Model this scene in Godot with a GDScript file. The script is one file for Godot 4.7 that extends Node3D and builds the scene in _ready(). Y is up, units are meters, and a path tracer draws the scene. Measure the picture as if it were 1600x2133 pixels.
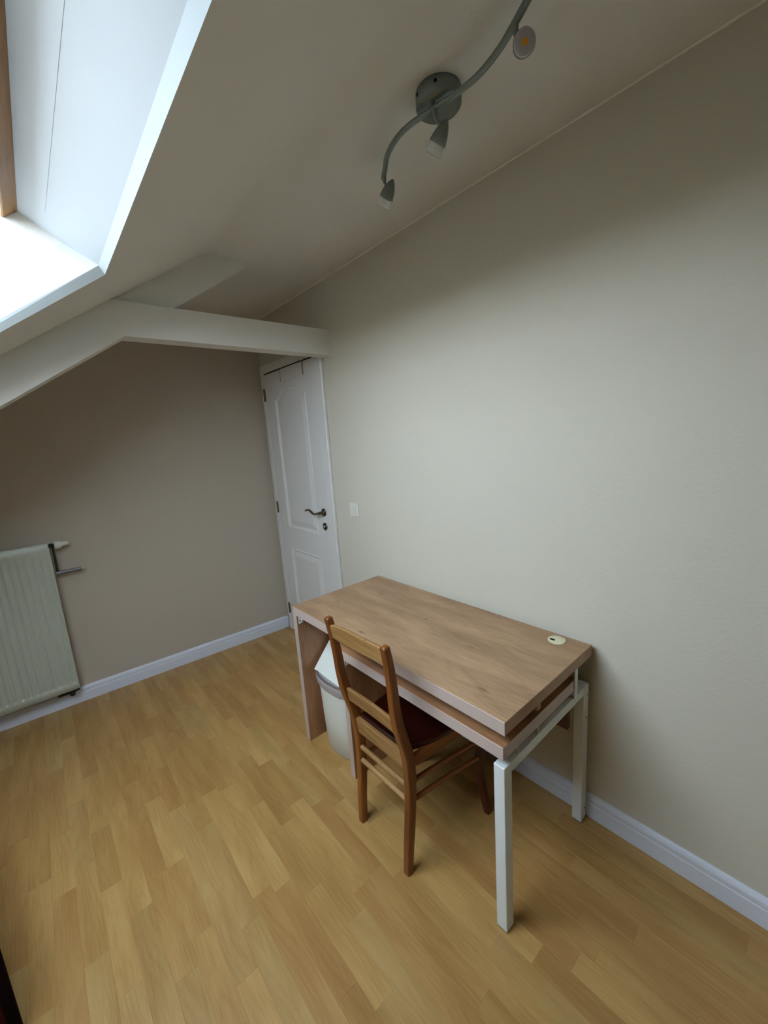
extends Node3D
# Attic room: sloped ceiling with a skylight, tie beam, door, two-tier desk, ladder-back chair, bin, radiator.
# Room frame: the long wall is x = 0 (room at x < 0), the far wall is near z = 0, y is up, metres.

const SLOPE := 0.66
const CEIL := 2.42
var SL := sqrt(1.0 + SLOPE * SLOPE)
var org := Vector3.ZERO      # base of the thing being built: its meshes are stored relative to it
var names := {}
var rng := RandomNumberGenerator.new()
var M := {}

# ------------------------------------------------------------------ naming and nodes
func numbered(parent: Node, called: String) -> String:
	var key := str(parent.get_instance_id()) + called
	var k: int = names.get(key, 0)
	names[key] = k + 1
	return called if k == 0 else "%s_%03d" % [called, k]

func thing(called: String, label: String, category: String, at: Vector3, group := "") -> Node3D:
	var o := Node3D.new()
	o.name = numbered(self, called)
	add_child(o)
	o.position = at
	org = at
	if label: o.set_meta("label", label)
	if category: o.set_meta("category", category)
	if group: o.set_meta("group", group)
	return o

func struct(called: String, label: String, at := Vector3.ZERO) -> Node3D:
	var o := thing(called, label, "", at)
	o.set_meta("kind", "structure")
	o.set_meta("category", called.split("_")[0])
	return o

func obj(called: String, st: SurfaceTool, mat: Material, parent: Node, label := "") -> MeshInstance3D:
	var mi := MeshInstance3D.new()
	st.generate_normals()
	mi.mesh = st.commit()
	mi.material_override = mat
	mi.cast_shadow = GeometryInstance3D.SHADOW_CASTING_SETTING_ON
	mi.name = numbered(parent, called)
	parent.add_child(mi)
	if label: mi.set_meta("label", label)
	return mi

# ------------------------------------------------------------------ mesh building
func mb() -> SurfaceTool:
	var st := SurfaceTool.new()
	st.begin(Mesh.PRIMITIVE_TRIANGLES)
	st.set_smooth_group(-1)
	return st

var uvo := Vector2.ZERO      # offset of the wood pattern
var uvs := Vector2.ONE       # pattern repeats per metre (across, along the grain)

func vert(st: SurfaceTool, p: Vector3, n: Vector3, g: int) -> void:
	var a := n.abs()
	var ax := 0
	if a.y >= a.x and a.y >= a.z: ax = 1
	elif a.z >= a.x and a.z >= a.y: ax = 2
	var along := g
	if g == ax: along = (g + 1) % 3
	var across := 3 - ax - along
	st.set_uv(Vector2(p[across] * uvs.x + uvo.x, p[along] * uvs.y + uvo.y))
	st.add_vertex(p - org)

# one triangle that faces the direction "out"
func tri(st: SurfaceTool, a: Vector3, b: Vector3, c: Vector3, out: Vector3, g := 2) -> void:
	var n := (c - a).cross(b - a)
	if n.length() < 1e-12: return
	n = n.normalized()
	if n.dot(out) < 0.0:
		var t := b
		b = c
		c = t
		n = -n
	vert(st, a, n, g); vert(st, b, n, g); vert(st, c, n, g)

func quad(st: SurfaceTool, a: Vector3, b: Vector3, c: Vector3, d: Vector3, out: Vector3, g := 2) -> void:
	tri(st, a, b, c, out, g)
	tri(st, a, c, d, out, g)

# bevelled box between two corners, in a basis about a pivot (optional)
func box(st: SurfaceTool, lo: Vector3, hi: Vector3, bev := 0.002, g := 2, xf := Transform3D.IDENTITY) -> void:
	var c := (lo + hi) * 0.5
	var h := (hi - lo).abs() * 0.5
	bev = minf(bev, minf(h.x, minf(h.y, h.z)) * 0.9)
	var cc := xf * c
	# faces
	for ax in 3:
		var u := (ax + 1) % 3
		var w := (ax + 2) % 3
		for s in [-1.0, 1.0]:
			var q: Array[Vector3] = []
			for k in [[-1, -1], [1, -1], [1, 1], [-1, 1]]:
				var p := Vector3.ZERO
				p[ax] = s * h[ax]
				p[u] = k[0] * (h[u] - bev)
				p[w] = k[1] * (h[w] - bev)
				q.append(xf * (c + p))
			var n := Vector3.ZERO
			n[ax] = s
			quad(st, q[0], q[1], q[2], q[3], xf.basis * n, g)
	if bev <= 0.0: return
	# edges
	for ax in 3:
		var u := (ax + 1) % 3
		var w := (ax + 2) % 3
		for su in [-1.0, 1.0]:
			for sw in [-1.0, 1.0]:
				var q: Array[Vector3] = []
				for k in [[-1.0, 0], [1.0, 0], [1.0, 1], [-1.0, 1]]:
					var p := Vector3.ZERO
					p[ax] = k[0] * (h[ax] - bev)
					p[u] = su * (h[u] - (bev if k[1] == 1 else 0.0))
					p[w] = sw * (h[w] - (0.0 if k[1] == 1 else bev))
					q.append(xf * (c + p))
				quad(st, q[0], q[1], q[2], q[3], q[0] + q[2] - 2.0 * cc, g)
	for sx in [-1.0, 1.0]:
		for sy in [-1.0, 1.0]:
			for sz in [-1.0, 1.0]:
				var s := Vector3(sx, sy, sz)
				var e := s * (h - Vector3.ONE * bev)
				var a := xf * (c + e + Vector3(sx * bev, 0, 0))
				var b := xf * (c + e + Vector3(0, sy * bev, 0))
				var d := xf * (c + e + Vector3(0, 0, sz * bev))
				tri(st, a, b, d, xf.basis * s, g)

# convex outline extruded: pts in plane, moved by vector d
func prism(st: SurfaceTool, pts: Array, d: Vector3, g := 2) -> void:
	var c := Vector3.ZERO
	for p in pts: c += p
	c = c / pts.size() + d * 0.5
	for i in range(1, pts.size() - 1):
		tri(st, pts[0], pts[i], pts[i + 1], -d, g)
		tri(st, pts[0] + d, pts[i] + d, pts[i + 1] + d, d, g)
	for i in pts.size():
		var a: Vector3 = pts[i]
		var b: Vector3 = pts[(i + 1) % pts.size()]
		quad(st, a, b, b + d, a + d, (a + b + d) * 0.5 - c, g)

# profile (Vector2 outline, any shape, in axes ex / ey) swept straight from p to q
func profile(st: SurfaceTool, outline: Array, p: Vector3, q: Vector3, ex: Vector3, ey: Vector3, g := 2) -> void:
	var poly := PackedVector2Array(outline)
	var ccw := not Geometry2D.is_polygon_clockwise(poly)
	for i in outline.size():
		var a: Vector2 = outline[i]
		var b: Vector2 = outline[(i + 1) % outline.size()]
		var e := b - a
		var n2 := Vector2(e.y, -e.x) if ccw else Vector2(-e.y, e.x)
		# Godot's 2D "clockwise" is for y down: test once
		n2 = n2 if _outward(poly, (a + b) * 0.5, n2) else -n2
		quad(st, p + ex * a.x + ey * a.y, p + ex * b.x + ey * b.y, q + ex * b.x + ey * b.y, q + ex * a.x + ey * a.y, ex * n2.x + ey * n2.y, g)
	var ids := Geometry2D.triangulate_polygon(poly)
	for i in range(0, ids.size(), 3):
		for side in [[p, p - q], [q, q - p]]:
			var v: Array[Vector3] = []
			for k in 3:
				var o: Vector2 = outline[ids[i + k]]
				v.append(side[0] + ex * o.x + ey * o.y)
			tri(st, v[0], v[1], v[2], side[1], g)

func _outward(poly: PackedVector2Array, m: Vector2, n: Vector2) -> bool:
	return not Geometry2D.is_point_in_polygon(m + n.normalized() * 0.0004, poly)

# cross sections (rings of equal size) joined along a path; smooth shading if asked; uv runs along
func loft(st: SurfaceTool, rings: Array, smooth := true, caps := true) -> void:
	var n: int = rings[0].size()
	var along := 0.0
	var vs: Array[float] = []
	var cen: Array[Vector3] = []
	for r in rings:
		var c := Vector3.ZERO
		for p in r: c += p
		cen.append(c / n)
	for i in rings.size():
		if i > 0: along += (cen[i] - cen[i - 1]).length()
		vs.append(along)
	st.set_smooth_group(0 if smooth else -1)
	for i in rings.size() - 1:
		var per := 0.0
		for j in n:
			var k := (j + 1) % n
			var a: Vector3 = rings[i][j]
			var b: Vector3 = rings[i][k]
			var c: Vector3 = rings[i + 1][k]
			var d: Vector3 = rings[i + 1][j]
			var w := (a - b).length()
			var out := (a + b + c + d) * 0.25 - (cen[i] + cen[i + 1]) * 0.5
			var uv := [Vector2(per * uvs.x, vs[i] * uvs.y) + uvo, Vector2((per + w) * uvs.x, vs[i] * uvs.y) + uvo, Vector2((per + w) * uvs.x, vs[i + 1] * uvs.y) + uvo, Vector2(per * uvs.x, vs[i + 1] * uvs.y) + uvo]
			var q := [a, b, c, d]
			for t in [[0, 1, 2], [0, 2, 3]]:
				var nn: Vector3 = (q[t[2]] - q[t[0]]).cross(q[t[1]] - q[t[0]])
				if nn.length() < 1e-13: continue
				var order := [t[0], t[1], t[2]] if nn.dot(out) >= 0.0 else [t[0], t[2], t[1]]
				for o in order:
					st.set_uv(uv[o])
					st.add_vertex(q[o] - org)
			per += w
	st.set_smooth_group(-1)
	if caps:
		for e in [0, rings.size() - 1]:
			var out: Vector3 = cen[e] - cen[1 if e == 0 else e - 1]
			for j in n:
				tri(st, cen[e], rings[e][j], rings[e][(j + 1) % n], out, 0)

func circle(c: Vector3, ex: Vector3, ey: Vector3, r: float, n := 20, r2 := -1.0) -> Array:
	var a: Array = []
	if r2 < 0.0: r2 = r
	for i in n:
		var t := TAU * i / n
		a.append(c + ex * cos(t) * r + ey * sin(t) * r2)
	return a

# solid of revolution: pairs (distance along axis, radius)
func lathe(st: SurfaceTool, base: Vector3, axis: Vector3, prof: Array, n := 24, smooth := true) -> void:
	axis = axis.normalized()
	var ex := axis.cross(Vector3.UP if absf(axis.y) < 0.9 else Vector3.RIGHT).normalized()
	var ey := axis.cross(ex)
	var rings: Array = []
	for p in prof: rings.append(circle(base + axis * p.x, ex, ey, maxf(p.y, 0.00005), n))
	loft(st, rings, smooth, true)

# round tube along points (Catmull-Rom smoothed)
func tube(st: SurfaceTool, pts: Array, r: float, n := 12, sub := 6, flat := 1.0, upv := Vector3.UP) -> void:
	var path := smooth_path(pts, sub)
	var rings: Array = []
	for i in path.size():
		var d: Vector3 = (path[mini(i + 1, path.size() - 1)] - path[maxi(i - 1, 0)]).normalized()
		var u := upv
		if absf(d.dot(u)) > 0.95: u = Vector3.RIGHT
		var ex := d.cross(u).normalized()
		var ey := ex.cross(d).normalized()
		rings.append(circle(path[i], ex, ey, r, n, r * flat))
	loft(st, rings, true, true)

func smooth_path(pts: Array, sub: int) -> Array:
	var out: Array = []
	for i in pts.size() - 1:
		var a: Vector3 = pts[maxi(i - 1, 0)]
		var b: Vector3 = pts[i]
		var c: Vector3 = pts[i + 1]
		var d: Vector3 = pts[mini(i + 2, pts.size() - 1)]
		for k in sub: out.append(b.cubic_interpolate(c, a, d, float(k) / sub))
	out.append(pts[-1])
	return out

# rounded rectangular section about c
func rrect(c: Vector3, ex: Vector3, ey: Vector3, w: float, h: float, r: float, seg := 3) -> Array:
	var a: Array = []
	for q in 4:
		var sx: float = [1, -1, -1, 1][q]
		var sy: float = [1, 1, -1, -1][q]
		for k in seg + 1:
			var t := PI * 0.5 * (q + float(k) / seg)
			a.append(c + ex * (sx * (w * 0.5 - r) + cos(t) * r) + ey * (sy * (h * 0.5 - r) + sin(t) * r))
	return a

# ------------------------------------------------------------------ materials
func plain(col: Color, rough := 0.6, metal := 0.0, spec := 0.5) -> StandardMaterial3D:
	var m := StandardMaterial3D.new()
	m.albedo_color = col
	m.roughness = rough
	m.metallic = metal
	m.metallic_specular = spec
	return m

# painted surface: faint roller texture
func paint(col: Color, rough: float, scale := 1.0, bump := 1.5) -> StandardMaterial3D:
	var m := plain(col, rough)
	var nt := NoiseTexture2D.new()
	var fn := FastNoiseLite.new()
	fn.seed = 11
	fn.frequency = 0.06
	fn.fractal_octaves = 4
	nt.width = 512; nt.height = 512
	nt.seamless = true
	nt.as_normal_map = true
	nt.bump_strength = bump
	nt.noise = fn
	m.normal_enabled = true
	m.normal_texture = nt
	m.normal_scale = 0.25
	m.uv1_triplanar = true
	m.uv1_world_triplanar = true
	m.uv1_scale = Vector3.ONE * 2.0 * scale
	return m

# wood picture: u runs across the grain, v along it
func wood_image(w: int, h: int, sd: int, light: Color, dark: Color, o: Dictionary) -> ImageTexture:
	var img := Image.create(w, h, false, Image.FORMAT_RGB8)
	var warp := FastNoiseLite.new(); warp.seed = sd; warp.frequency = 1.0; warp.fractal_octaves = 2
	var fine := FastNoiseLite.new(); fine.seed = sd + 7; fine.frequency = 1.0; fine.fractal_octaves = 3
	var broad := FastNoiseLite.new(); broad.seed = sd + 13; broad.frequency = 1.0; broad.fractal_octaves = 2
	var sw: float = o.get("width", 0.5)
	var sh: float = o.get("length", 1.0)
	var rings: float = o.get("rings", 40.0)
	var wander: float = o.get("wander", 0.6)
	var knots: Array = o.get("knots", [])
	for y in h:
		var v := sh * y / h
		for x in w:
			var u := sw * x / w
			var uu := u
			var kn := 0.0
			for k in knots:
				var dx: float = (u - k.x) / k.z
				var dy: float = (v - k.y) / (k.z * 3.2)
				var g := exp(-(dx * dx + dy * dy))
				uu += g * k.z * 0.8 * (1.0 if dx > 0.0 else -1.0)
				kn = maxf(kn, exp(-(dx * dx * 9.0 + dy * dy * 16.0)))
			var wv := warp.get_noise_2d(uu * 6.0, v * 1.1) * wander
			var ring := 0.5 + 0.5 * sin((uu * rings + wv * 5.0) * TAU)
			var f := fine.get_noise_2d(uu * 260.0, v * 7.0)
			var f2 := fine.get_noise_2d(uu * 700.0 + 50.0, v * 30.0)
			var b := broad.get_noise_2d(uu * 9.0, v * 1.6)
			var t: float = 0.42 + o.get("ringamt", 0.16) * (pow(ring, 3.0) - 0.4) + o.get("fine", 0.35) * f + 0.12 * f2 + o.get("broad", 0.45) * b + 0.9 * kn
			img.set_pixel(x, y, light.lerp(dark, clampf(t, 0.0, 1.0)))
	img.generate_mipmaps()
	return ImageTexture.create_from_image(img)

func wood(tex: Texture2D, tint: Color, rough: float, spec := 0.5) -> StandardMaterial3D:
	var m := plain(tint, rough, 0.0, spec)
	m.albedo_texture = tex
	return m

# ------------------------------------------------------------------ positions on the sloping ceiling
# s = down the slope from the skylight's upper edge, d = depth outward through the roof
func on_slope(s: float, d: float, z: float) -> Vector3:
	return Vector3(-1.135 - s / SL - d * SLOPE / SL, 2.0985 - s * SLOPE / SL + d / SL, z)

func slope_y(x: float) -> float:
	return 2.0985 + SLOPE * (x + 1.135)

func far_wall_z(x: float) -> float:
	return 0.085 + 0.045 * x

func _ready() -> void:
	rng.seed = 20240
	# ---------------- camera, sky, exposure
	var cam := Camera3D.new()
	cam.name = "camera"
	add_child(cam)
	cam.transform = Transform3D(Basis(Vector3(0.75231888, -0.06821629, 0.65525784), Vector3(0.16936184, 0.98122256, -0.09229763), -Vector3(0.63665757, -0.18041292, -0.7497455)), Vector3(-1.41992, 1.51013, 3.08923))
	cam.fov = 103.6024
	cam.near = 0.02
	cam.far = 200.0
	cam.current = true
	var env := Environment.new()
	env.background_mode = Environment.BG_SKY
	var sky := Sky.new()
	var sm := ProceduralSkyMaterial.new()
	sm.sky_top_color = Color(0.86, 0.93, 1.0)
	sm.sky_horizon_color = Color(0.86, 0.91, 0.96)
	sm.ground_horizon_color = Color(0.55, 0.56, 0.55)
	sm.ground_bottom_color = Color(0.35, 0.35, 0.33)
	sm.sky_energy_multiplier = 1.0
	sm.ground_energy_multiplier = 1.0
	sm.sun_angle_max = 0.0
	sky.sky_material = sm
	env.sky = sky
	env.background_energy_multiplier = 8.0
	env.tonemap_mode = Environment.TONE_MAPPER_LINEAR
	env.tonemap_exposure = 2.17
	env.sdfgi_enabled = true
	env.ssao_enabled = true
	env.ssil_enabled = true
	var we := WorldEnvironment.new()
	we.name = "world_environment"
	we.environment = env
	add_child(we)

	make_materials()
	build_shell()
	build_skylight()
	build_beams()
	build_door()
	build_baseboards()
	build_desk()
	build_chair()
	build_bin()
	build_radiator()
	build_lamp()
	build_switch()
	build_cabinet()

func make_materials() -> void:
	M.wall = paint(Color(0.81, 0.79, 0.725), 0.9)
	M.wall_far_shaded = paint(Color(0.74, 0.70, 0.635), 0.9)  # same paint as the long wall, darkened for the weaker light here
	M.ceil = paint(Color(0.89, 0.885, 0.86), 0.92)
	M.white = paint(Color(0.87, 0.865, 0.85), 0.42, 2.0, 0.6)
	M.bead = plain(Color(0.95, 0.93, 0.88), 0.5)
	M.trim = paint(Color(0.86, 0.88, 0.92), 0.4, 2.0, 0.6)
	M.beam = paint(Color(0.88, 0.875, 0.85), 0.6, 2.0, 1.0)
	M.reveal = paint(Color(0.80, 0.83, 0.845), 0.7, 2.0, 0.6)
	M.trim_edge = paint(Color(0.76, 0.80, 0.81), 0.6, 2.0, 0.6)
	M.pine = wood(wood_image(128, 512, 91, Color(0.68, 0.50, 0.28), Color(0.50, 0.34, 0.16), {"width": 0.25, "length": 1.0, "rings": 90.0}), Color.WHITE, 0.4)
	var ft := wood_image(512, 1024, 3, Color(0.745, 0.635, 0.425), Color(0.61, 0.475, 0.275), {"width": 0.5, "length": 1.0, "rings": 34.0, "ringamt": 0.12, "fine": 0.3, "broad": 0.45, "wander": 0.8})
	M.floor = []
	for c in [Color(0.98, 0.945, 0.90), Color(0.955, 0.92, 0.86), Color(0.965, 0.905, 0.83), Color(0.93, 0.865, 0.78), Color(1.0, 0.95, 0.88), Color(0.95, 0.875, 0.80)]:
		M.floor.append(wood(ft, c, 0.38))
	M.subfloor = plain(Color(0.35, 0.24, 0.13), 0.8)
	var dt := wood_image(640, 1280, 17, Color(0.735, 0.598, 0.456), Color(0.52, 0.392, 0.28), {"width": 0.62, "length": 1.25, "rings": 16.0, "ringamt": 0.12, "fine": 0.34, "broad": 0.36, "wander": 0.9, "knots": [Vector3(0.1, 0.5, 0.02), Vector3(0.12, 1.08, 0.022), Vector3(0.3, 0.9, 0.012), Vector3(0.42, 0.25, 0.014), Vector3(0.22, 0.16, 0.012), Vector3(0.36, 0.62, 0.012)]})
	M.desk = wood(dt, Color.WHITE, 0.42)
	M.desk_shaded = wood(dt, Color(0.96, 0.88, 0.83), 0.4)  # same laminate as the tabletop, under-desk shade put into the tint
	var ct := wood_image(256, 1024, 41, Color(0.66, 0.42, 0.19), Color(0.40, 0.21, 0.07), {"width": 0.25, "length": 1.0, "rings": 60.0, "ringamt": 0.2, "fine": 0.4, "broad": 0.5, "wander": 0.5})
	var cl := wood_image(256, 512, 57, Color(0.70, 0.545, 0.34), Color(0.50, 0.355, 0.19), {"width": 0.25, "length": 1.0, "rings": 50.0, "ringamt": 0.2, "fine": 0.4, "broad": 0.6, "wander": 0.5})
	M.chair = wood(ct, Color(0.86, 0.82, 0.78), 0.36)
	M.chair_light = wood(cl, Color.WHITE, 0.5)
	M.seat = wood(ct, Color(0.32, 0.15, 0.11), 0.35)
	M.chair_dark = wood(ct, Color(0.50, 0.30, 0.24), 0.35)
	M.metal_white = plain(Color(0.86, 0.88, 0.87), 0.4)
	M.cream = plain(Color(0.86, 0.84, 0.70), 0.45)
	M.black = plain(Color(0.02, 0.02, 0.02), 0.8, 0.0, 0.2)
	M.screw = plain(Color(0.2, 0.19, 0.18), 0.4, 0.6)
	M.bin = plain(Color(0.86, 0.87, 0.83), 0.4)
	M.bin_rim = plain(Color(0.66, 0.63, 0.63), 0.5)
	M.edge = plain(Color(0.74, 0.67, 0.63), 0.32)  # skylight reflected on the desk edges, put into this pale colour
	M.rad = plain(Color(0.74, 0.76, 0.70), 0.35)
	M.rad_dark = plain(Color(0.16, 0.14, 0.12), 0.7)
	M.steel = plain(Color(0.42, 0.45, 0.44), 0.38, 0.75)
	M.lamp = plain(Color(0.50, 0.545, 0.52), 0.36, 0.45)
	M.bulb = plain(Color(0.88, 0.9, 0.88), 0.2)
	M.lens = plain(Color(0.7, 0.68, 0.7), 0.15)
	M.led = plain(Color(0.85, 0.62, 0.12), 0.4)
	M.brass = plain(Color(0.46, 0.39, 0.27), 0.35, 0.8)
	M.bronze = plain(Color(0.40, 0.36, 0.30), 0.25, 0.85)
	M.chrome = plain(Color(0.75, 0.76, 0.78), 0.12, 1.0)
	M.rod = plain(Color(0.5, 0.5, 0.52), 0.4, 0.5)
	M.switch = plain(Color(0.88, 0.87, 0.82), 0.35)
	M.darkwood = plain(Color(0.26, 0.10, 0.07), 0.8, 0.0, 0.15)
	M.seam = plain(Color(0.42, 0.39, 0.35), 0.8)
	M.post = plain(Color(0.075, 0.03, 0.035), 0.8, 0.0, 0.2)
	M.gap = plain(Color(0.12, 0.09, 0.07), 0.9)  # shade of the door gap as a colour; chair notches share it
	var g := plain(Color(0.95, 1.0, 1.0, 0.06), 0.02)
	g.transparency = BaseMaterial3D.TRANSPARENCY_ALPHA
	M.glass = g

# ------------------------------------------------------------------ the room
const ZN := 4.4      # near wall
const XL := -2.95    # knee wall

func build_shell() -> void:
	# floor: slab with laminate strips laid along z
	var fl := struct("floor", "floor of oak laminate in narrow staggered strips")
	var st := mb()
	box(st, Vector3(XL - 0.2, -0.2, -0.25), Vector3(0.2, -0.008, ZN + 0.2), 0.0)
	obj("floor_slab", st, M.subfloor, fl)
	var rest := mb()
	var w := 0.065
	var row := 0
	var x := 0.0
	uvs = Vector2(2.0, 1.0)
	var count := 0
	while x > XL:
		var z := -rng.randf() * 0.4 + 0.02
		while z < ZN:
			var l: float = [0.3, 0.38, 0.46, 0.56][rng.randi() % 4]
			var z0 := maxf(z, far_wall_z(x - w * 0.5) + 0.004)
			var z1 := minf(z + l, ZN)
			if z1 - z0 > 0.015:
				var x0 := maxf(x - w, XL)
				var seen := x > -1.88 and z0 < 3.05 and z0 < 3.2 + (x + 0.1) * 0.9 and z1 > -0.05
				uvo = Vector2(rng.randf() * 0.8 - x0 * 2.0, rng.randf() * 0.42 - z0)
				var s := mb() if seen else rest
				plank(s, x0, x, z0, z1)
				if seen and count < 300:
					obj("plank", s, M.floor[rng.randi() % M.floor.size()], fl)
					count += 1
			z += l
		x -= w
		row += 1
	var r := obj("planks", rest, M.floor[1], fl)
	r.set_meta("kind", "stuff")
	print("planks ", count)
	uvs = Vector2.ONE
	uvo = Vector2.ZERO

	# wall with the door (x = 0 .. 0.2)
	var wr := struct("wall_right", "long greige painted wall behind the desk")
	st = mb()
	box(st, Vector3(0, 0, 0.935), Vector3(0.2, 2.7, ZN + 0.2), 0.0)
	box(st, Vector3(0, 2.075, 0.135), Vector3(0.2, 2.7, 0.935), 0.0)
	box(st, Vector3(0, 0, -0.2), Vector3(0.2, 2.7, 0.135), 0.0)
	obj("wall_face", st, M.wall, wr)
	# far wall, a little out of square
	var wb := struct("wall_back", "greige painted far wall with the radiator")
	st = mb()
	var zl := far_wall_z(XL)
	var zr := far_wall_z(0.0)
	prism(st, [Vector3(XL - 0.2, 0, zl - 0.009), Vector3(0.0, 0, zr), Vector3(0.0, 0, zr - 0.25), Vector3(XL - 0.2, 0, zl - 0.25)], Vector3(0, 2.6, 0))
	obj("wall_face", st, M.wall_far_shaded, wb)
	var wl := struct("wall_left", "low knee wall under the roof slope")
	st = mb()
	box(st, Vector3(XL - 0.2, 0, zl), Vector3(XL, slope_y(XL) + 0.1, ZN + 0.2), 0.0)
	obj("wall_face", st, M.wall, wl)
	var wn := struct("wall_front", "greige painted wall behind the viewer")
	st = mb()
	box(st, Vector3(XL, 0, ZN), Vector3(0, 2.6, ZN + 0.2), 0.0)
	obj("wall_face", st, M.wall, wn)
	# flat strip of ceiling and the sloping part with the skylight hole
	var ce := struct("ceiling", "off-white ceiling, flat beside the long wall and sloping down to the left")
	st = mb()
	var xc := -1.135 + (CEIL - 2.0985) / SLOPE
	box(st, Vector3(xc - 0.2, CEIL, -0.2), Vector3(0.2, CEIL + 0.25, ZN + 0.2), 0.0)
	obj("flat_ceiling", st, M.ceil, ce)
	st = mb()
	var s0 := -(xc + 1.135) * SL
	var s1 := -(XL - 0.2 + 1.135) * SL
	var d := 0.24
	var za := -0.2
	var zb := ZN + 0.2
	# four slabs round the hole; the hole's far side is a little askew
	slab(st, [[s0, za], [s0, zb], [0.0, zb], [0.0, za]], d)
	slab(st, [[HS, za], [HS, zb], [s1, zb], [s1, za]], d)
	slab(st, [[0.0, za], [0.0, hole_z(0.0)], [HS, hole_z(HS)], [HS, za]], d)
	slab(st, [[0.0, HZ], [0.0, zb], [HS, zb], [HS, HZ]], d)
	obj("sloping_ceiling", st, M.ceil, ce)
	# plaster rounded over where slope and flat meet
	st = mb()
	st.set_smooth_group(0)
	var tl := 0.045
	var a0 := Vector2(xc - tl / SL, CEIL - tl * SLOPE / SL)
	var a1 := Vector2(xc + tl, CEIL)
	var prev := a0
	for k in range(1, 11):
		var q := k / 10.0
		var p := a0.lerp(Vector2(xc, CEIL), q).lerp(Vector2(xc, CEIL).lerp(a1, q), q)
		quad(st, Vector3(prev.x, prev.y, 0.0), Vector3(p.x, p.y, 0.0), Vector3(p.x, p.y, ZN), Vector3(prev.x, prev.y, ZN), Vector3(0.3, -1, 0))
		prev = p
	obj("rounded_corner", st, M.ceil, ce)

func plank(s: SurfaceTool, x0: float, x1: float, z0: float, z1: float) -> void:
	var b := 0.0004
	var y := -0.0004
	var a := [Vector3(x0, y, z0), Vector3(x1, y, z0), Vector3(x1, y, z1), Vector3(x0, y, z1)]
	var t := [Vector3(x0 + b, 0, z0 + b), Vector3(x1 - b, 0, z0 + b), Vector3(x1 - b, 0, z1 - b), Vector3(x0 + b, 0, z1 - b)]
	quad(s, t[0], t[1], t[2], t[3], Vector3.UP)
	var c := Vector3((x0 + x1) * 0.5, -0.3, (z0 + z1) * 0.5)
	for i in 4:
		var j := (i + 1) % 4
		quad(s, t[i], t[j], a[j], a[i], (a[i] + a[j]) * 0.5 - c)
		quad(s, a[i], a[j], a[j] + Vector3(0, -0.0075, 0), a[i] + Vector3(0, -0.0075, 0), ((a[i] + a[j]) * 0.5 - c) * Vector3(1, 0, 1))

const HS := 1.05     # length of the skylight hole down the slope
const HZ := 2.56     # its near side
func hole_z(s: float) -> float:
	return 1.423 - 0.22 * s

func slab(st: SurfaceTool, q: Array, d: float) -> void:
	var pts: Array = []
	for k in q: pts.append(on_slope(k[0], 0.0, k[1]))
	prism(st, pts, on_slope(0, d, 0) - on_slope(0, 0, 0))

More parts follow.
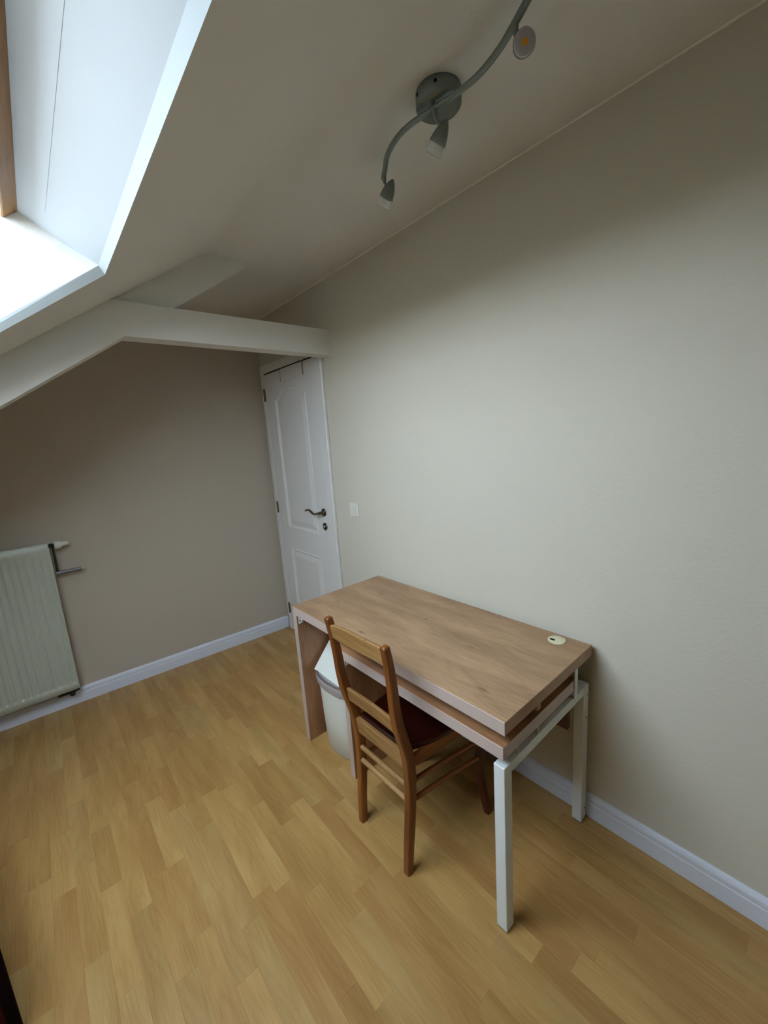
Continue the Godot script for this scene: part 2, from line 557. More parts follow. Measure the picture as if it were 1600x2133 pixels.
func build_skylight() -> void:
	var w := struct("window_1", "roof skylight in a deep white reveal with a pine frame")
	var mid := on_slope(HS * 0.5, 0.1, 2.0)
	var c := 0.025          # depth of the edge board
	var D := 0.225          # reveal depth
	# hole corners: outer edge, inside of the edge board, at the frame
	var o := [on_slope(0, 0, hole_z(0)), on_slope(0, 0, HZ), on_slope(HS, 0, HZ), on_slope(HS, 0, hole_z(HS))]
	var i := [on_slope(0.004, c, hole_z(0) + 0.019), on_slope(0.004, c, HZ - 0.005), on_slope(HS - 0.005, c, HZ - 0.005), on_slope(HS - 0.005, c, hole_z(HS) + 0.012)]
	var f := [on_slope(0.081, D, hole_z(0) - 0.039), on_slope(0.081, D, HZ - 0.06), on_slope(HS - 0.02, D, HZ - 0.06), on_slope(HS - 0.02, D, hole_z(HS) - 0.02)]
	var h := on_slope(0.081, D, hole_z(0) + 0.142)     # end of the soft corner fillet
	var st := mb()
	for k in 4:
		var j := (k + 1) % 4
		quad(st, o[k], o[j], i[j], i[k], mid - (o[k] + o[j]) * 0.5)
	obj("trim_edge", st, M.trim_edge, w)
	# the reveal starts a millimetre and a half behind the edge board
	var n: Vector3 = (on_slope(0, 0, 0) - on_slope(0.0015, 0, 0))
	for k in 2: i[k] += n
	for k in [0, 3]: i[k].z -= 0.0015
	# upper side, with a shallow seam where the lining meets the frame board
	st = mb()
	var sa: Vector3 = i[0].lerp(h, 0.69)
	var sb: Vector3 = i[1].lerp(f[1], 0.62)
	quad(st, i[0], i[1], sb, sa, mid - i[0])
	obj("upper_reveal", st, M.reveal, w)
	st = mb()
	n = (mid - i[0]).normalized() * 0.0008
	quad(st, sa + n, sb + n, f[1] + n, h + n, mid - i[0])
	quad(st, sa, sb, sb + n, sa + n, i[0] - h)
	obj("frame_lining", st, M.reveal, w)
	st = mb()
	tri(st, i[0], h, f[0], mid - i[0])
	quad(st, i[0], f[0], f[3], i[3], mid - i[0])
	obj("side_reveal", st, M.reveal, w)
	st = mb()
	quad(st, i[1], i[2], f[2], f[1], mid - i[1])
	obj("side_reveal", st, M.reveal, w)
	st = mb()
	quad(st, i[2], i[3], f[3], f[2], mid - i[2])
	obj("lower_reveal", st, M.reveal, w)
	# pine frame of four members and an inner sash with the pane
	var zf := hole_z(HS) - 0.06
	uvs = Vector2(4, 1)
	var rot := Transform3D(Basis(on_slope(1, 0, 0) - on_slope(0, 0, 0), on_slope(0, 1, 0) - on_slope(0, 0, 0), Vector3(0, 0, 1)), on_slope(0, 0, 0))
	for b in [[0.03, 0.125, 1.1, HZ + 0.02], [HS - 0.08, HS + 0.02, 1.1, HZ + 0.02]]:
		st = mb()
		box(st, Vector3(b[0], D, zf), Vector3(b[1], D + 0.09, b[3]), 0.003, 2, rot)
		obj("frame_rail", st, M.pine, w)
	for b in [[zf, hole_z(HS) + 0.02], [HZ - 0.08, HZ + 0.02]]:
		st = mb()
		box(st, Vector3(0.125, D, b[0]), Vector3(HS - 0.08, D + 0.09, b[1]), 0.003, 0, rot)
		obj("frame_stile", st, M.pine, w)
	st = mb()
	box(st, Vector3(0.115, D + 0.05, zf + 0.05), Vector3(HS - 0.07, D + 0.056, HZ - 0.07), 0.0, 2, rot)
	obj("pane", st, M.glass, w)
	uvs = Vector2.ONE

func build_beams() -> void:
	# rafter standing proud of the slope, running up until it meets the flat ceiling
	var r := struct("trim_1", "white rafter along the roof slope")
	var st := mb()
	var drop := 0.158
	var y := func(x: float) -> float: return slope_y(x) - drop
	var xl := XL
	var xt := -1.135 + (CEIL - 2.0985 + drop) / SLOPE
	var xu := -1.135 + (CEIL - 2.0985) / SLOPE
	var xm := -1.072
	prism(st, [Vector3(xl, slope_y(xl) + 0.02, 1.0415), Vector3(xl, y.call(xl), 1.0415), Vector3(-1.03, y.call(-1.03), 1.0415), Vector3(-1.066, slope_y(-1.066) + 0.02, 1.0415)], Vector3(0, 0, -0.1))
	prism(st, [Vector3(xm, slope_y(xm) + 0.02, 1.012), Vector3(xm, y.call(xm), 1.012), Vector3(xt, CEIL, 1.012), Vector3(xt, CEIL + 0.02, 1.012), Vector3(xu, CEIL + 0.02, 1.012)], Vector3(0, 0, -0.0705))
	obj("rafter", st, M.beam, r)
	var b := struct("trim_2", "white tie beam from the rafter to the long wall above the door")
	st = mb()
	prism(st, [Vector3(-1.070, 2.142, 1.043), Vector3(-1.05, 2.004, 1.043), Vector3(0.0, 2.004, 1.043), Vector3(0.0, 2.143, 1.043)], Vector3(0, 0, -0.09), 0)
	obj("tie_beam", st, M.beam, b)

func build_baseboards() -> void:
	var bd := struct("trim_3", "thin pale sealant bead where the long wall meets the ceiling")
	var bs := mb()
	profile(bs, [Vector2(0, 0), Vector2(0.004, 0), Vector2(0.003, -0.0025), Vector2(0.0015, -0.0035), Vector2(0, -0.004)], Vector3(0, CEIL, far_wall_z(0.0)), Vector3(0, CEIL, ZN), Vector3(-1, 0, 0), Vector3.UP)
	obj("bead", bs, M.bead, bd)
	# profile: x = out from the wall, y = height
	var pf := [Vector2(0, 0.001), Vector2(0.016, 0.001), Vector2(0.016, 0.062), Vector2(0.0145, 0.064), Vector2(0.0135, 0.066), Vector2(0.0135, 0.070), Vector2(0.015, 0.073), Vector2(0.0145, 0.084), Vector2(0.010, 0.093), Vector2(0.004, 0.097), Vector2(0, 0.097)]
	var r := struct("baseboard_right", "white moulded baseboard along the long wall")
	var st := mb()
	profile(st, pf, Vector3(0, 0, 0.955), Vector3(0, 0, ZN), Vector3(-1, 0, 0), Vector3.UP)
	obj("board", st, M.trim, r)
	var b := struct("baseboard_back", "white moulded baseboard along the far wall under the radiator")
	st = mb()
	var d := Vector3(1, 0, 0.045).normalized()
	profile(st, pf, Vector3(XL, 0, far_wall_z(XL)), Vector3(-0.017, 0, far_wall_z(-0.017)), Vector3(-d.z, 0, d.x), Vector3.UP)
	obj("board", st, M.trim, b)

func build_door() -> void:
	var d := struct("door_1", "white two-panel door in the corner under the tie beam", Vector3(0, 0, 0.52))
	var za := 0.167       # leaf
	var zb := 0.876
	var yt := 2.025
	# casing: three boards round the leaf, with a stop behind it
	var st := mb()
	box(st, Vector3(-0.022, 0, 0.118), Vector3(0.0, 2.092, za - 0.003), 0.004, 1)
	box(st, Vector3(0.0, 0, 0.137), Vector3(0.12, 2.073, za - 0.003), 0.0, 1)
	obj("casing", st, M.white, d)
	st = mb()
	box(st, Vector3(-0.022, 0, zb + 0.003), Vector3(0.0, 2.092, 0.947), 0.004, 1)
	box(st, Vector3(0.0, 0, zb + 0.003), Vector3(0.12, 2.073, 0.933), 0.0, 1)
	obj("casing", st, M.white, d)
	st = mb()
	box(st, Vector3(-0.022, yt + 0.010, za - 0.003), Vector3(0.0, 2.092, zb + 0.003), 0.004, 2)
	box(st, Vector3(0.0, yt + 0.010, za - 0.003), Vector3(0.12, 2.073, zb + 0.003), 0.0, 2)
	obj("casing", st, M.white, d)
	st = mb()
	box(st, Vector3(0.026, 0, za - 0.003), Vector3(0.06, yt + 0.006, za + 0.02), 0.0, 1)
	box(st, Vector3(0.026, 0, zb - 0.02), Vector3(0.06, yt + 0.006, zb + 0.003), 0.0, 1)
	box(st, Vector3(0.026, yt - 0.02, za), Vector3(0.06, yt + 0.006, zb), 0.0, 2)
	box(st, Vector3(0.026, 0.0, za), Vector3(0.06, 0.015, zb), 0.0, 2)
	obj("door_stop", st, M.gap, d)
	# leaf: slab with two recessed and raised panels; the upper one has an arched head
	st = mb()
	var xf := -0.018
	var up := arch_outline(0.30, 0.735, 0.885, 1.838, 1.905)
	var lo := [Vector2(0.30, 0.22), Vector2(0.735, 0.22), Vector2(0.735, 0.725), Vector2(0.30, 0.725)]
	# front skin with two holes, cut into bands
	var lf := func(p: Vector2, x: float) -> Vector3: return Vector3(x, p.y, p.x)
	var out := Vector3(-1, 0, 0)
	for b in [[za, zb, 0.006, 0.22], [za, zb, 0.725, 0.885], [za, 0.30, 0.22, 0.725], [0.735, zb, 0.22, 0.725], [za, 0.30, 0.885, 1.838], [0.735, zb, 0.885, 1.838], [za, 0.30, 1.838, yt], [0.735, zb, 1.838, yt]]:
		quad(st, Vector3(xf, b[2], b[0]), Vector3(xf, b[2], b[1]), Vector3(xf, b[3], b[1]), Vector3(xf, b[3], b[0]), out, 1)
	# above the arch
	for k in range(2, up.size() - 1):
		var a: Vector2 = up[k]
		var b: Vector2 = up[k + 1]
		quad(st, lf.call(a, xf), lf.call(b, xf), Vector3(xf, yt, b.x), Vector3(xf, yt, a.x), out, 1)
	# sides and back
	quad(st, Vector3(xf, 0.006, za), Vector3(xf, yt, za), Vector3(0.022, yt, za), Vector3(0.022, 0.006, za), Vector3(0, 0, -1))
	quad(st, Vector3(xf, 0.006, zb), Vector3(xf, yt, zb), Vector3(0.022, yt, zb), Vector3(0.022, 0.006, zb), Vector3(0, 0, 1))
	quad(st, Vector3(xf, yt, za), Vector3(xf, yt, zb), Vector3(0.022, yt, zb), Vector3(0.022, yt, za), Vector3(0, 1, 0))
	quad(st, Vector3(xf, 0.006, za), Vector3(xf, 0.006, zb), Vector3(0.022, 0.006, zb), Vector3(0.022, 0.006, za), Vector3(0, -1, 0))
	quad(st, Vector3(0.022, 0.006, za), Vector3(0.022, 0.006, zb), Vector3(0.022, yt, zb), Vector3(0.022, yt, za), Vector3(1, 0, 0))
	obj("door_leaf", st, M.white, d)
	for ol in [up, lo]:
		st = mb()
		var steps := [[0.0, xf], [0.003, xf - 0.004], [0.009, xf - 0.004], [0.016, xf + 0.010], [0.024, xf + 0.012], [0.056, xf + 0.002], [0.06, xf + 0.001]]
		var prev: Array = []
		for s in steps:
			var ring: Array = []
			for p in inset(ol, s[0]): ring.append(lf.call(p, s[1]))
			if prev.size():
				for k in ring.size():
					var j := (k + 1) % ring.size()
					quad(st, prev[k], prev[j], ring[j], ring[k], out, 1)
			prev = ring
		var cc := Vector3.ZERO
		for p in prev: cc += p
		cc /= prev.size()
		for k in prev.size(): tri(st, cc, prev[k], prev[(k + 1) % prev.size()], out, 1)
		obj("door_panel", st, M.white, d)
	# thin plate hooked over the top of the leaf
	st = mb()
	box(st, Vector3(xf - 0.0042, 1.945, 0.432), Vector3(xf - 0.0003, yt + 0.0005, 0.734), 0.0008, 1)
	obj("top_plate", st, M.white, d)
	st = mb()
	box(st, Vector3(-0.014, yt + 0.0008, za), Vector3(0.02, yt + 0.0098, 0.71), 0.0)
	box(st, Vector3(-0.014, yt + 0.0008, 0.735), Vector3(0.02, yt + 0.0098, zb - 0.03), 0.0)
	obj("gap_shade", st, M.gap, d, "painted shade of the gap over the door leaf")  # strip added so the gap above the leaf reads as dark shade
	for z in [0.430, 0.736]:
		st = mb()
		box(st, Vector3(xf - 0.0046, 1.945, z - 0.0016), Vector3(xf - 0.0002, yt, z + 0.0016), 0.0)
		obj("seam", st, M.seam, d)
	# hinges
	for y in [1.882, 1.036, 0.194]:
		st = mb()
		lathe(st, Vector3(-0.026, y - 0.045, za - 0.004), Vector3.UP, [Vector2(0, 0.004), Vector2(0.003, 0.0065), Vector2(0.029, 0.0065), Vector2(0.03, 0.0055), Vector2(0.032, 0.0065), Vector2(0.087, 0.0065), Vector2(0.09, 0.004)], 12)
		box(st, Vector3(-0.0235, y - 0.04, za - 0.022), Vector3(-0.0215, y + 0.04, za + 0.004), 0.0)
		obj("hinge", st, M.brass, d, "brass hinge")
	# lever handle on a rose, key rose below
	var hp := Vector3(xf, 1.052, 0.824)
	st = mb()
	lathe(st, hp, out, [Vector2(0, 0.027), Vector2(0.005, 0.027), Vector2(0.008, 0.022), Vector2(0.011, 0.014), Vector2(0.014, 0.011), Vector2(0.045, 0.0095)], 24)
	tube(st, [hp + Vector3(-0.042, 0, 0.006), hp + Vector3(-0.048, 0, -0.01), hp + Vector3(-0.05, -0.008, -0.035), hp + Vector3(-0.05, -0.004, -0.06), hp + Vector3(-0.05, 0.012, -0.095), hp + Vector3(-0.05, 0.015, -0.125), hp + Vector3(-0.05, 0.007, -0.15)], 0.0085, 12, 5, 0.8)
	obj("door_handle", st, M.bronze, d, "bronze lever handle")
	st = mb()
	var kp := Vector3(xf, 0.956, 0.824)
	lathe(st, kp, out, [Vector2(0, 0.026), Vector2(0.004, 0.026), Vector2(0.007, 0.021), Vector2(0.008, 0.013), Vector2(0.005, 0.011)], 24)
	obj("key_rose", st, M.bronze, d)
	st = mb()
	lathe(st, kp + out * 0.004, out, [Vector2(0, 0.0095), Vector2(0.007, 0.0085), Vector2(0.0085, 0.004)], 16)
	obj("lock_cylinder", st, M.chrome, d)

func arch_outline(z0: float, z1: float, y0: float, ys: float, yt: float) -> Array:
	var a: Array = [Vector2(z0, y0), Vector2(z1, y0), Vector2(z1, ys)]
	var n := 16
	for k in range(1, n):
		var t := float(k) / n
		var e := 0.5 - absf(t - 0.5)       # 0 at the shoulders, .5 in the middle
		var f := smoothstep(0.03, 0.33, e)
		a.append(Vector2(lerpf(z1, z0, t), lerpf(ys, yt, f)))
	a.append(Vector2(z0, ys))
	return a

func inset(ol: Array, d: float) -> Array:
	var out: Array = []
	var n := ol.size()
	for k in n:
		var p: Vector2 = ol[k]
		var a: Vector2 = (p - ol[(k + n - 1) % n]).normalized()
		var b: Vector2 = (ol[(k + 1) % n] - p).normalized()
		var na := Vector2(-a.y, a.x)
		var nb := Vector2(-b.y, b.x)
		var m := (na + nb).normalized()
		out.append(p + m * d / maxf(0.4, m.dot(na)))
	return out

# ------------------------------------------------------------------ furniture
func build_desk() -> void:
	var at := Vector3(-0.3, 0, 1.95)
	var d := thing("desk", "two-tier oak-look desk with wooden side panels and white metal legs against the wall", "desk", at)
	var x0 := -0.580
	var x1 := -0.024
	var z0 := 1.357
	var z1 := 2.541
	uvs = Vector2(1.0 / 0.62, 1.0 / 1.25)
	uvo = Vector2(0.62 * uvs.x, -z0 * uvs.y + 0.02)
	var st := mb()
	box(st, Vector3(x0, 0.6925, z0), Vector3(x1, 0.7335, z1), 0.0012, 2)
	obj("tabletop", st, M.desk, d)
	uvo = Vector2(0.9, 0.1)
	st = mb()
	box(st, Vector3(x0, 0, z0), Vector3(x1 - 0.005, 0.6924, z0 + 0.033), 0.0012, 1)
	obj("side_panel", st, M.desk_shaded, d)
	uvo = Vector2(0.75, -1.0)
	st = mb()
	box(st, Vector3(-0.579, 0.6105, 1.71), Vector3(-0.13, 0.650, 2.534), 0.0012, 2)
	obj("lower_board", st, M.desk_shaded, d)
	uvo = Vector2(1.3, 0.35)
	st = mb()
	box(st, Vector3(-0.557, 0, 1.716), Vector3(-0.13, 0.6104, 1.748), 0.0012, 1)
	obj("side_panel", st, M.desk_shaded, d)
	st = mb()
	box(st, Vector3(-0.118, 0.42, 1.75), Vector3(-0.098, 0.6, 2.50), 0.001, 2)
	obj("back_panel", st, M.chair_dark, d)
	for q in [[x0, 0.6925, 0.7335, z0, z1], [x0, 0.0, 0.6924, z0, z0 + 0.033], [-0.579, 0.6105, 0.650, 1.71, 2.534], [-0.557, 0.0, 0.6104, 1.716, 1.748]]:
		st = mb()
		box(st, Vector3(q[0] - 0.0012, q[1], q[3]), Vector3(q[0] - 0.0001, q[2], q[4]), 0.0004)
		obj("edge_band_lit", st, M.edge, d, "front edge band with window light put into its pale colour")
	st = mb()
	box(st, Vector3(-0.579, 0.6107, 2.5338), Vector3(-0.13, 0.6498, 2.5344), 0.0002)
	obj("edge_band_lit", st, M.edge, d, "end edge band in the same light-tinted pale colour")
	uvs = Vector2.ONE
	uvo = Vector2.ZERO
	# white square-tube end frame
	st = mb()
	box(st, Vector3(-0.5745, 0.004, 2.498), Vector3(-0.5365, 0.58, 2.5335), 0.0015, 1)
	obj("leg", st, M.metal_white, d)
	st = mb()
	box(st, Vector3(-0.064, 0.004, 2.498), Vector3(-0.025, 0.58, 2.5335), 0.0015, 1)
	for y in [0.541, 0.446, 0.054]: lathe(st, Vector3(-0.038, y, 2.5334), Vector3(0, 0, 1), [Vector2(0, 0.003), Vector2(0.0006, 0.003)], 10)
	var bl := obj("leg", st, M.metal_white, d)
	for y in [0.541, 0.446, 0.054]:
		st = mb()
		lathe(st, Vector3(-0.038, y, 2.5336), Vector3(0, 0, 1), [Vector2(0, 0.0034), Vector2(0.001, 0.003)], 10)
		obj("screw", st, M.screw, bl)
	st = mb()
	box(st, Vector3(-0.5364, 0.5475, 2.4985), Vector3(-0.0641, 0.5795, 2.533), 0.0015, 0)
	obj("crossbar", st, M.metal_white, d)
	for q in [[-0.5745, -0.5365], [-0.064, -0.025]]:
		st = mb()
		box(st, Vector3(q[0] + 0.002, 0, 2.5), Vector3(q[1] - 0.002, 0.004, 2.5315), 0.0)
		obj("foot_pad", st, M.black, d)
	# standoff plates between the end frame and the boards
	st = mb()
	box(st, Vector3(-0.150, 0.5796, 2.5346), Vector3(-0.127, 0.6924, 2.5376), 0.0006)
	box(st, Vector3(-0.150, 0.5796, 2.50), Vector3(-0.127, 0.5816, 2.536), 0.0006)
	obj("standoff", st, M.metal_white, d)
	st = mb()
	box(st, Vector3(-0.395, 0.662, 2.49), Vector3(-0.370, 0.6924, 2.533), 0.002)
	obj("standoff", st, M.desk_shaded, d)
	for x in [-0.385, -0.50]:
		st = mb()
		box(st, Vector3(x, 0.5796, 2.50), Vector3(x + 0.004, 0.6104, 2.53), 0.0006)
		obj("standoff", st, M.metal_white, d)
	# white angle brackets in the upper left corners of both tiers
	for q in [[-0.572, 0.6924, 1.391], [-0.552, 0.6104, 1.7485]]:
		st = mb()
		box(st, Vector3(q[0], q[1] - 0.045, q[2]), Vector3(q[0] + 0.025, q[1], q[2] + 0.003), 0.0006)
		box(st, Vector3(q[0], q[1] - 0.003, q[2]), Vector3(q[0] + 0.025, q[1], q[2] + 0.045), 0.0006)
		prism(st, [Vector3(q[0] + 0.011, q[1] - 0.003, q[2] + 0.003), Vector3(q[0] + 0.011, q[1] - 0.04, q[2] + 0.003), Vector3(q[0] + 0.011, q[1] - 0.003, q[2] + 0.04)], Vector3(0.002, 0, 0))
		var br := obj("bracket", st, M.metal_white, d, "white metal angle bracket")
		st = mb()
		lathe(st, Vector3(q[0] + 0.006, q[1] - 0.03, q[2] + 0.003), Vector3(0, 0, 1), [Vector2(0, 0.004), Vector2(0.0015, 0.003)], 10)
		obj("screw", st, M.screw, br)
	# cable grommet
	st = mb()
	var gp := Vector3(-0.073, 0.7335, 2.436)
	lathe(st, gp, Vector3.UP, [Vector2(0, 0.0315), Vector2(0.0025, 0.0315), Vector2(0.0035, 0.030), Vector2(0.0035, 0.0002)], 32)
	var gr := obj("cable_grommet", st, M.cream, d, "round cream cable grommet")
	st = mb()
	var hole: Array = []
	for k in 12:
		var t := TAU * k / 12
		hole.append(gp + Vector3(-0.010 + 0.0065 * cos(t), 0.0036, -0.012 + 0.0105 * sin(t)))
	prism(st, hole, Vector3(0, 0.0004, 0))
	obj("cable_hole", st, M.black, gr)

func post_path(top: Vector3, foot: Vector3, bend: Array) -> Array:
	# bend: [height, x]; z runs straight from foot to top
	var a: Array = []
	for b in bend:
		var t: float = b[0] / top.y
		a.append(Vector3(b[1] + (foot.x + 0.662) * (1.0 - t), b[0], lerpf(foot.z, top.z, t)))
	return a

func strut(st: SurfaceTool, path: Array, w: Array, h: Array, ex: Vector3, r := 0.005, tip := 0.0) -> void:
	# rectangular bar along a path: size w across ex, h across the other axis
	var p := smooth_path(path, 5)
	var rings: Array = []
	for i in p.size():
		var t := float(i) / (p.size() - 1)
		var d: Vector3 = (p[mini(i + 1, p.size() - 1)] - p[maxi(i - 1, 0)]).normalized()
		var e := (ex - d * ex.dot(d)).normalized()
		var f := d.cross(e).normalized()
		var k := t * (w.size() - 1)
		var j := mini(int(k), w.size() - 2)
		rings.append(rrect(p[i], e, f, lerpf(w[j], w[j + 1], k - j), lerpf(h[j], h[j + 1], k - j), r, 3))
	if tip > 0.0:
		var last: Array = rings[-1]
		var c: Vector3 = p[-1]
		var up: Vector3 = (p[-1] - p[-2]).normalized()
		for k in [[0.88, 0.6], [0.6, 1.0]]:
			var r2: Array = []
			for v in last: r2.append(c + (v - c) * k[0] + up * tip * k[1])
			rings.append(r2)
	loft(st, rings, true, true)

func build_chair() -> void:
	var at := Vector3(-0.46, 0, 2.07)
	var c := thing("dining_chair", "old wooden ladder-back chair with a dark seat, pushed under the desk", "chair", at)
	var bend := [[0.0, -0.662], [0.10, -0.653], [0.2, -0.640], [0.3, -0.631], [0.38, -0.629], [0.45, -0.634], [0.52, -0.650], [0.59, -0.668], [0.66, -0.677], [0.74, -0.682], [0.81, -0.689], [0.876, -0.700]]
	uvs = Vector2(3.0, 0.9)
	var L := post_path(Vector3(-0.70, 0.873, 1.885), Vector3(-0.655, 0, 1.928), bend)
	var R := post_path(Vector3(-0.70, 0.877, 2.200), Vector3(-0.664, 0, 2.197), bend)
	for p in [L, R]:
		uvo = Vector2(rng.randf(), rng.randf() * 0.1)
		var st := mb()
		strut(st, p, [0.028, 0.034, 0.038, 0.036, 0.030, 0.026], [0.027, 0.029, 0.031, 0.030, 0.028, 0.026], Vector3(1, 0, 0), 0.005, 0.006)
		obj("back_post", st, M.chair, c)
	var lz := func(y: float) -> float: return lerpf(1.928, 1.885, y / 0.87)
	var px := func(y: float) -> float:
		for i in bend.size() - 1:
			if y <= bend[i + 1][0]: return lerpf(bend[i][1], bend[i + 1][1], (y - bend[i][0]) / (bend[i + 1][0] - bend[i][0]))
		return -0.699
	# crest rail: wide curved board whose lower edge sags, worn edge and a small split
	uvo = Vector2(0.3, 0.2)
	var st := mb()
	var rings: Array = []
	var n := 18
	for i in n + 1:
		var t := float(i) / n
		var z := lerpf(lz.call(0.83) + 0.006, 2.19, t)
		var b := sin(t * PI)
		var xb := -0.694
		var yt := lerpf(0.866, 0.871, t) - 0.014 * pow(1.0 - t, 8.0)
		var yb := lerpf(0.791, 0.806, t) + 0.010 * pow(1.0 - t, 8.0)
		var m := Vector3(xb, (yt + yb) * 0.5, z)
		rings.append(rrect(m, Vector3(0.98, -0.12, 0).normalized(), Vector3(-0.12, 0.98, 0).normalized(), 0.017, yt - yb, 0.006, 3))
	loft(st, rings)
	var cr := obj("crest_rail", st, M.chair_light, c)
	for q in [[0.52, 0.863, 0.006, 0.5], [0.71, 0.864, 0.007, 2.0]]:
		st = mb()
		var z := lerpf(1.893, 2.19, q[0])
		var chip: Array = []
		for k in 10:
			var a := TAU * k / 10
			chip.append(Vector3(-0.7046, q[1] + cos(a) * q[2] * 0.5 * q[3], z + sin(a) * q[2] * 0.55 / q[3] + cos(a) * 0.003))
		prism(st, chip, Vector3(0.004, 0, 0))
		obj("worn_notch", st, M.gap, cr)
	# middle slat and seat-height rail, flat boards; two turned stretchers
	for q in [[0.535, 0.590, 0.016, 0.004], [0.385, 0.452, 0.024, 0.003]]:
		var y: float = (q[0] + q[1]) * 0.5
		uvo = Vector2(rng.randf() * 0.4, rng.randf() * 0.3)
		st = mb()
		rings = []
		for i in 11:
			var t := i / 10.0
			var b := sin(t * PI)
			var p := Vector3(px.call(y) + 0.002 + q[3] * b, y, lerpf(lz.call(y) + 0.004, 2.192, t))
			rings.append(rrect(p, Vector3(0.98, -0.1, 0).normalized(), Vector3(-0.1, 0.98, 0).normalized(), q[2], q[1] - q[0], 0.004, 3))
		loft(st, rings)
		obj("back_slat" if q[0] > 0.5 else "seat_rail", st, M.chair_light, c)
	for y in [0.322, 0.266]:
		uvo = Vector2(rng.randf() * 0.4, rng.randf() * 0.3)
		st = mb()
		var xs: float = px.call(y)
		tube(st, [Vector3(xs, y, lz.call(y) + 0.01), Vector3(xs, y, 2.0), Vector3(xs, y, 2.1), Vector3(xs, y, 2.187)], 0.0095, 12, 3)
		obj("stretcher", st, M.chair_light, c)
	# seat: wide board with rounded corners, wider in front
	uvs = Vector2(2.0, 0.9)
	uvo = Vector2(0.2, 0.3)
	st = mb()
	var seat := [Vector2(-0.625, 1.93), Vector2(-0.625, 2.175), Vector2(-0.52, 2.215), Vector2(-0.34, 2.245), Vector2(-0.275, 2.245), Vector2(-0.25, 2.225), Vector2(-0.243, 2.07), Vector2(-0.25, 1.91), Vector2(-0.275, 1.885), Vector2(-0.34, 1.885), Vector2(-0.52, 1.905)]
	var lo: Array = []
	var hi: Array = []
	var tp: Array = []
	var mid := Vector2(-0.44, 2.06)
	for s in seat:
		lo.append(Vector3(s.x, 0.445, s.y))
		hi.append(Vector3(s.x, 0.459, s.y))
		var i: Vector2 = s + (mid - s).normalized() * 0.005
		tp.append(Vector3(i.x, 0.464, i.y))
	loft(st, [lo, hi, tp], false, true)
	obj("seat", st, M.seat, c)
	# side and front rails under the seat
	for q in [[Vector3(-0.622, 0.423, 1.912), Vector3(-0.28, 0.423, 1.903)], [Vector3(-0.622, 0.423, 2.2), Vector3(-0.28, 0.423, 2.232)], [Vector3(-0.272, 0.423, 1.91), Vector3(-0.272, 0.423, 2.225)]]:
		st = mb()
		strut(st, [q[0], q[0].lerp(q[1], 0.5), q[1]], [0.018, 0.018], [0.044, 0.044], Vector3(0, 0, 1) if absf(q[0].x - q[1].x) > 0.1 else Vector3(1, 0, 0), 0.003)
		obj("seat_rail", st, M.chair, c)
	# sabre front legs
	for s in [[1.905, -1.0], [2.23, 1.0]]:
		uvo = Vector2(rng.randf(), 0.1)
		st = mb()
		var z: float = s[0]
		var o: float = s[1]
		strut(st, [Vector3(-0.276, 0.444, z), Vector3(-0.277, 0.36, z), Vector3(-0.278, 0.27, z - 0.002 * o), Vector3(-0.283, 0.17, z), Vector3(-0.278, 0.08, z + 0.012 * o), Vector3(-0.272, 0.0, z + 0.026 * o)], [0.032, 0.032, 0.034, 0.028, 0.026], [0.032, 0.032, 0.034, 0.028, 0.026], Vector3(1, 0, 0), 0.005)
		obj("front_leg", st, M.chair_dark, c)
		for y in [0.335, 0.262]:
			st = mb()
			var zb: float = lz.call(y) if o < 0.0 else 2.197
			tube(st, [Vector3(-0.625, y + 0.008, zb), Vector3(-0.5, y, lerpf(zb, z, 0.33)), Vector3(-0.4, y - 0.006, lerpf(zb, z, 0.66)), Vector3(-0.285, y - 0.016, z)], 0.0092, 12, 3)
			obj("stretcher", st, M.chair, c)
	uvs = Vector2.ONE
	uvo = Vector2.ZERO

func bin_ring(y: float, x0: float, x1: float, z0: float, z1: float, bow: float) -> Array:
	# rounded rectangle with bowed front and back
	var a: Array = []
	var c := Vector3((x0 + x1) * 0.5, y, (z0 + z1) * 0.5)
	var hx := (x1 - x0) * 0.5
	var hz := (z1 - z0) * 0.5
	for i in 48:
		var t := TAU * i / 48
		var q := 5.0
		var cx := signf(cos(t)) * pow(absf(cos(t)), 2.0 / q)
		var sz := signf(sin(t)) * pow(absf(sin(t)), 2.0 / q)
		var b := bow * (1.0 - sz * sz) * signf(cx) * minf(1.0, absf(cx) * 1.2)
		a.append(c + Vector3(cx * hx + b - bow * 0.5 * cx, 0, sz * hz))
	return a

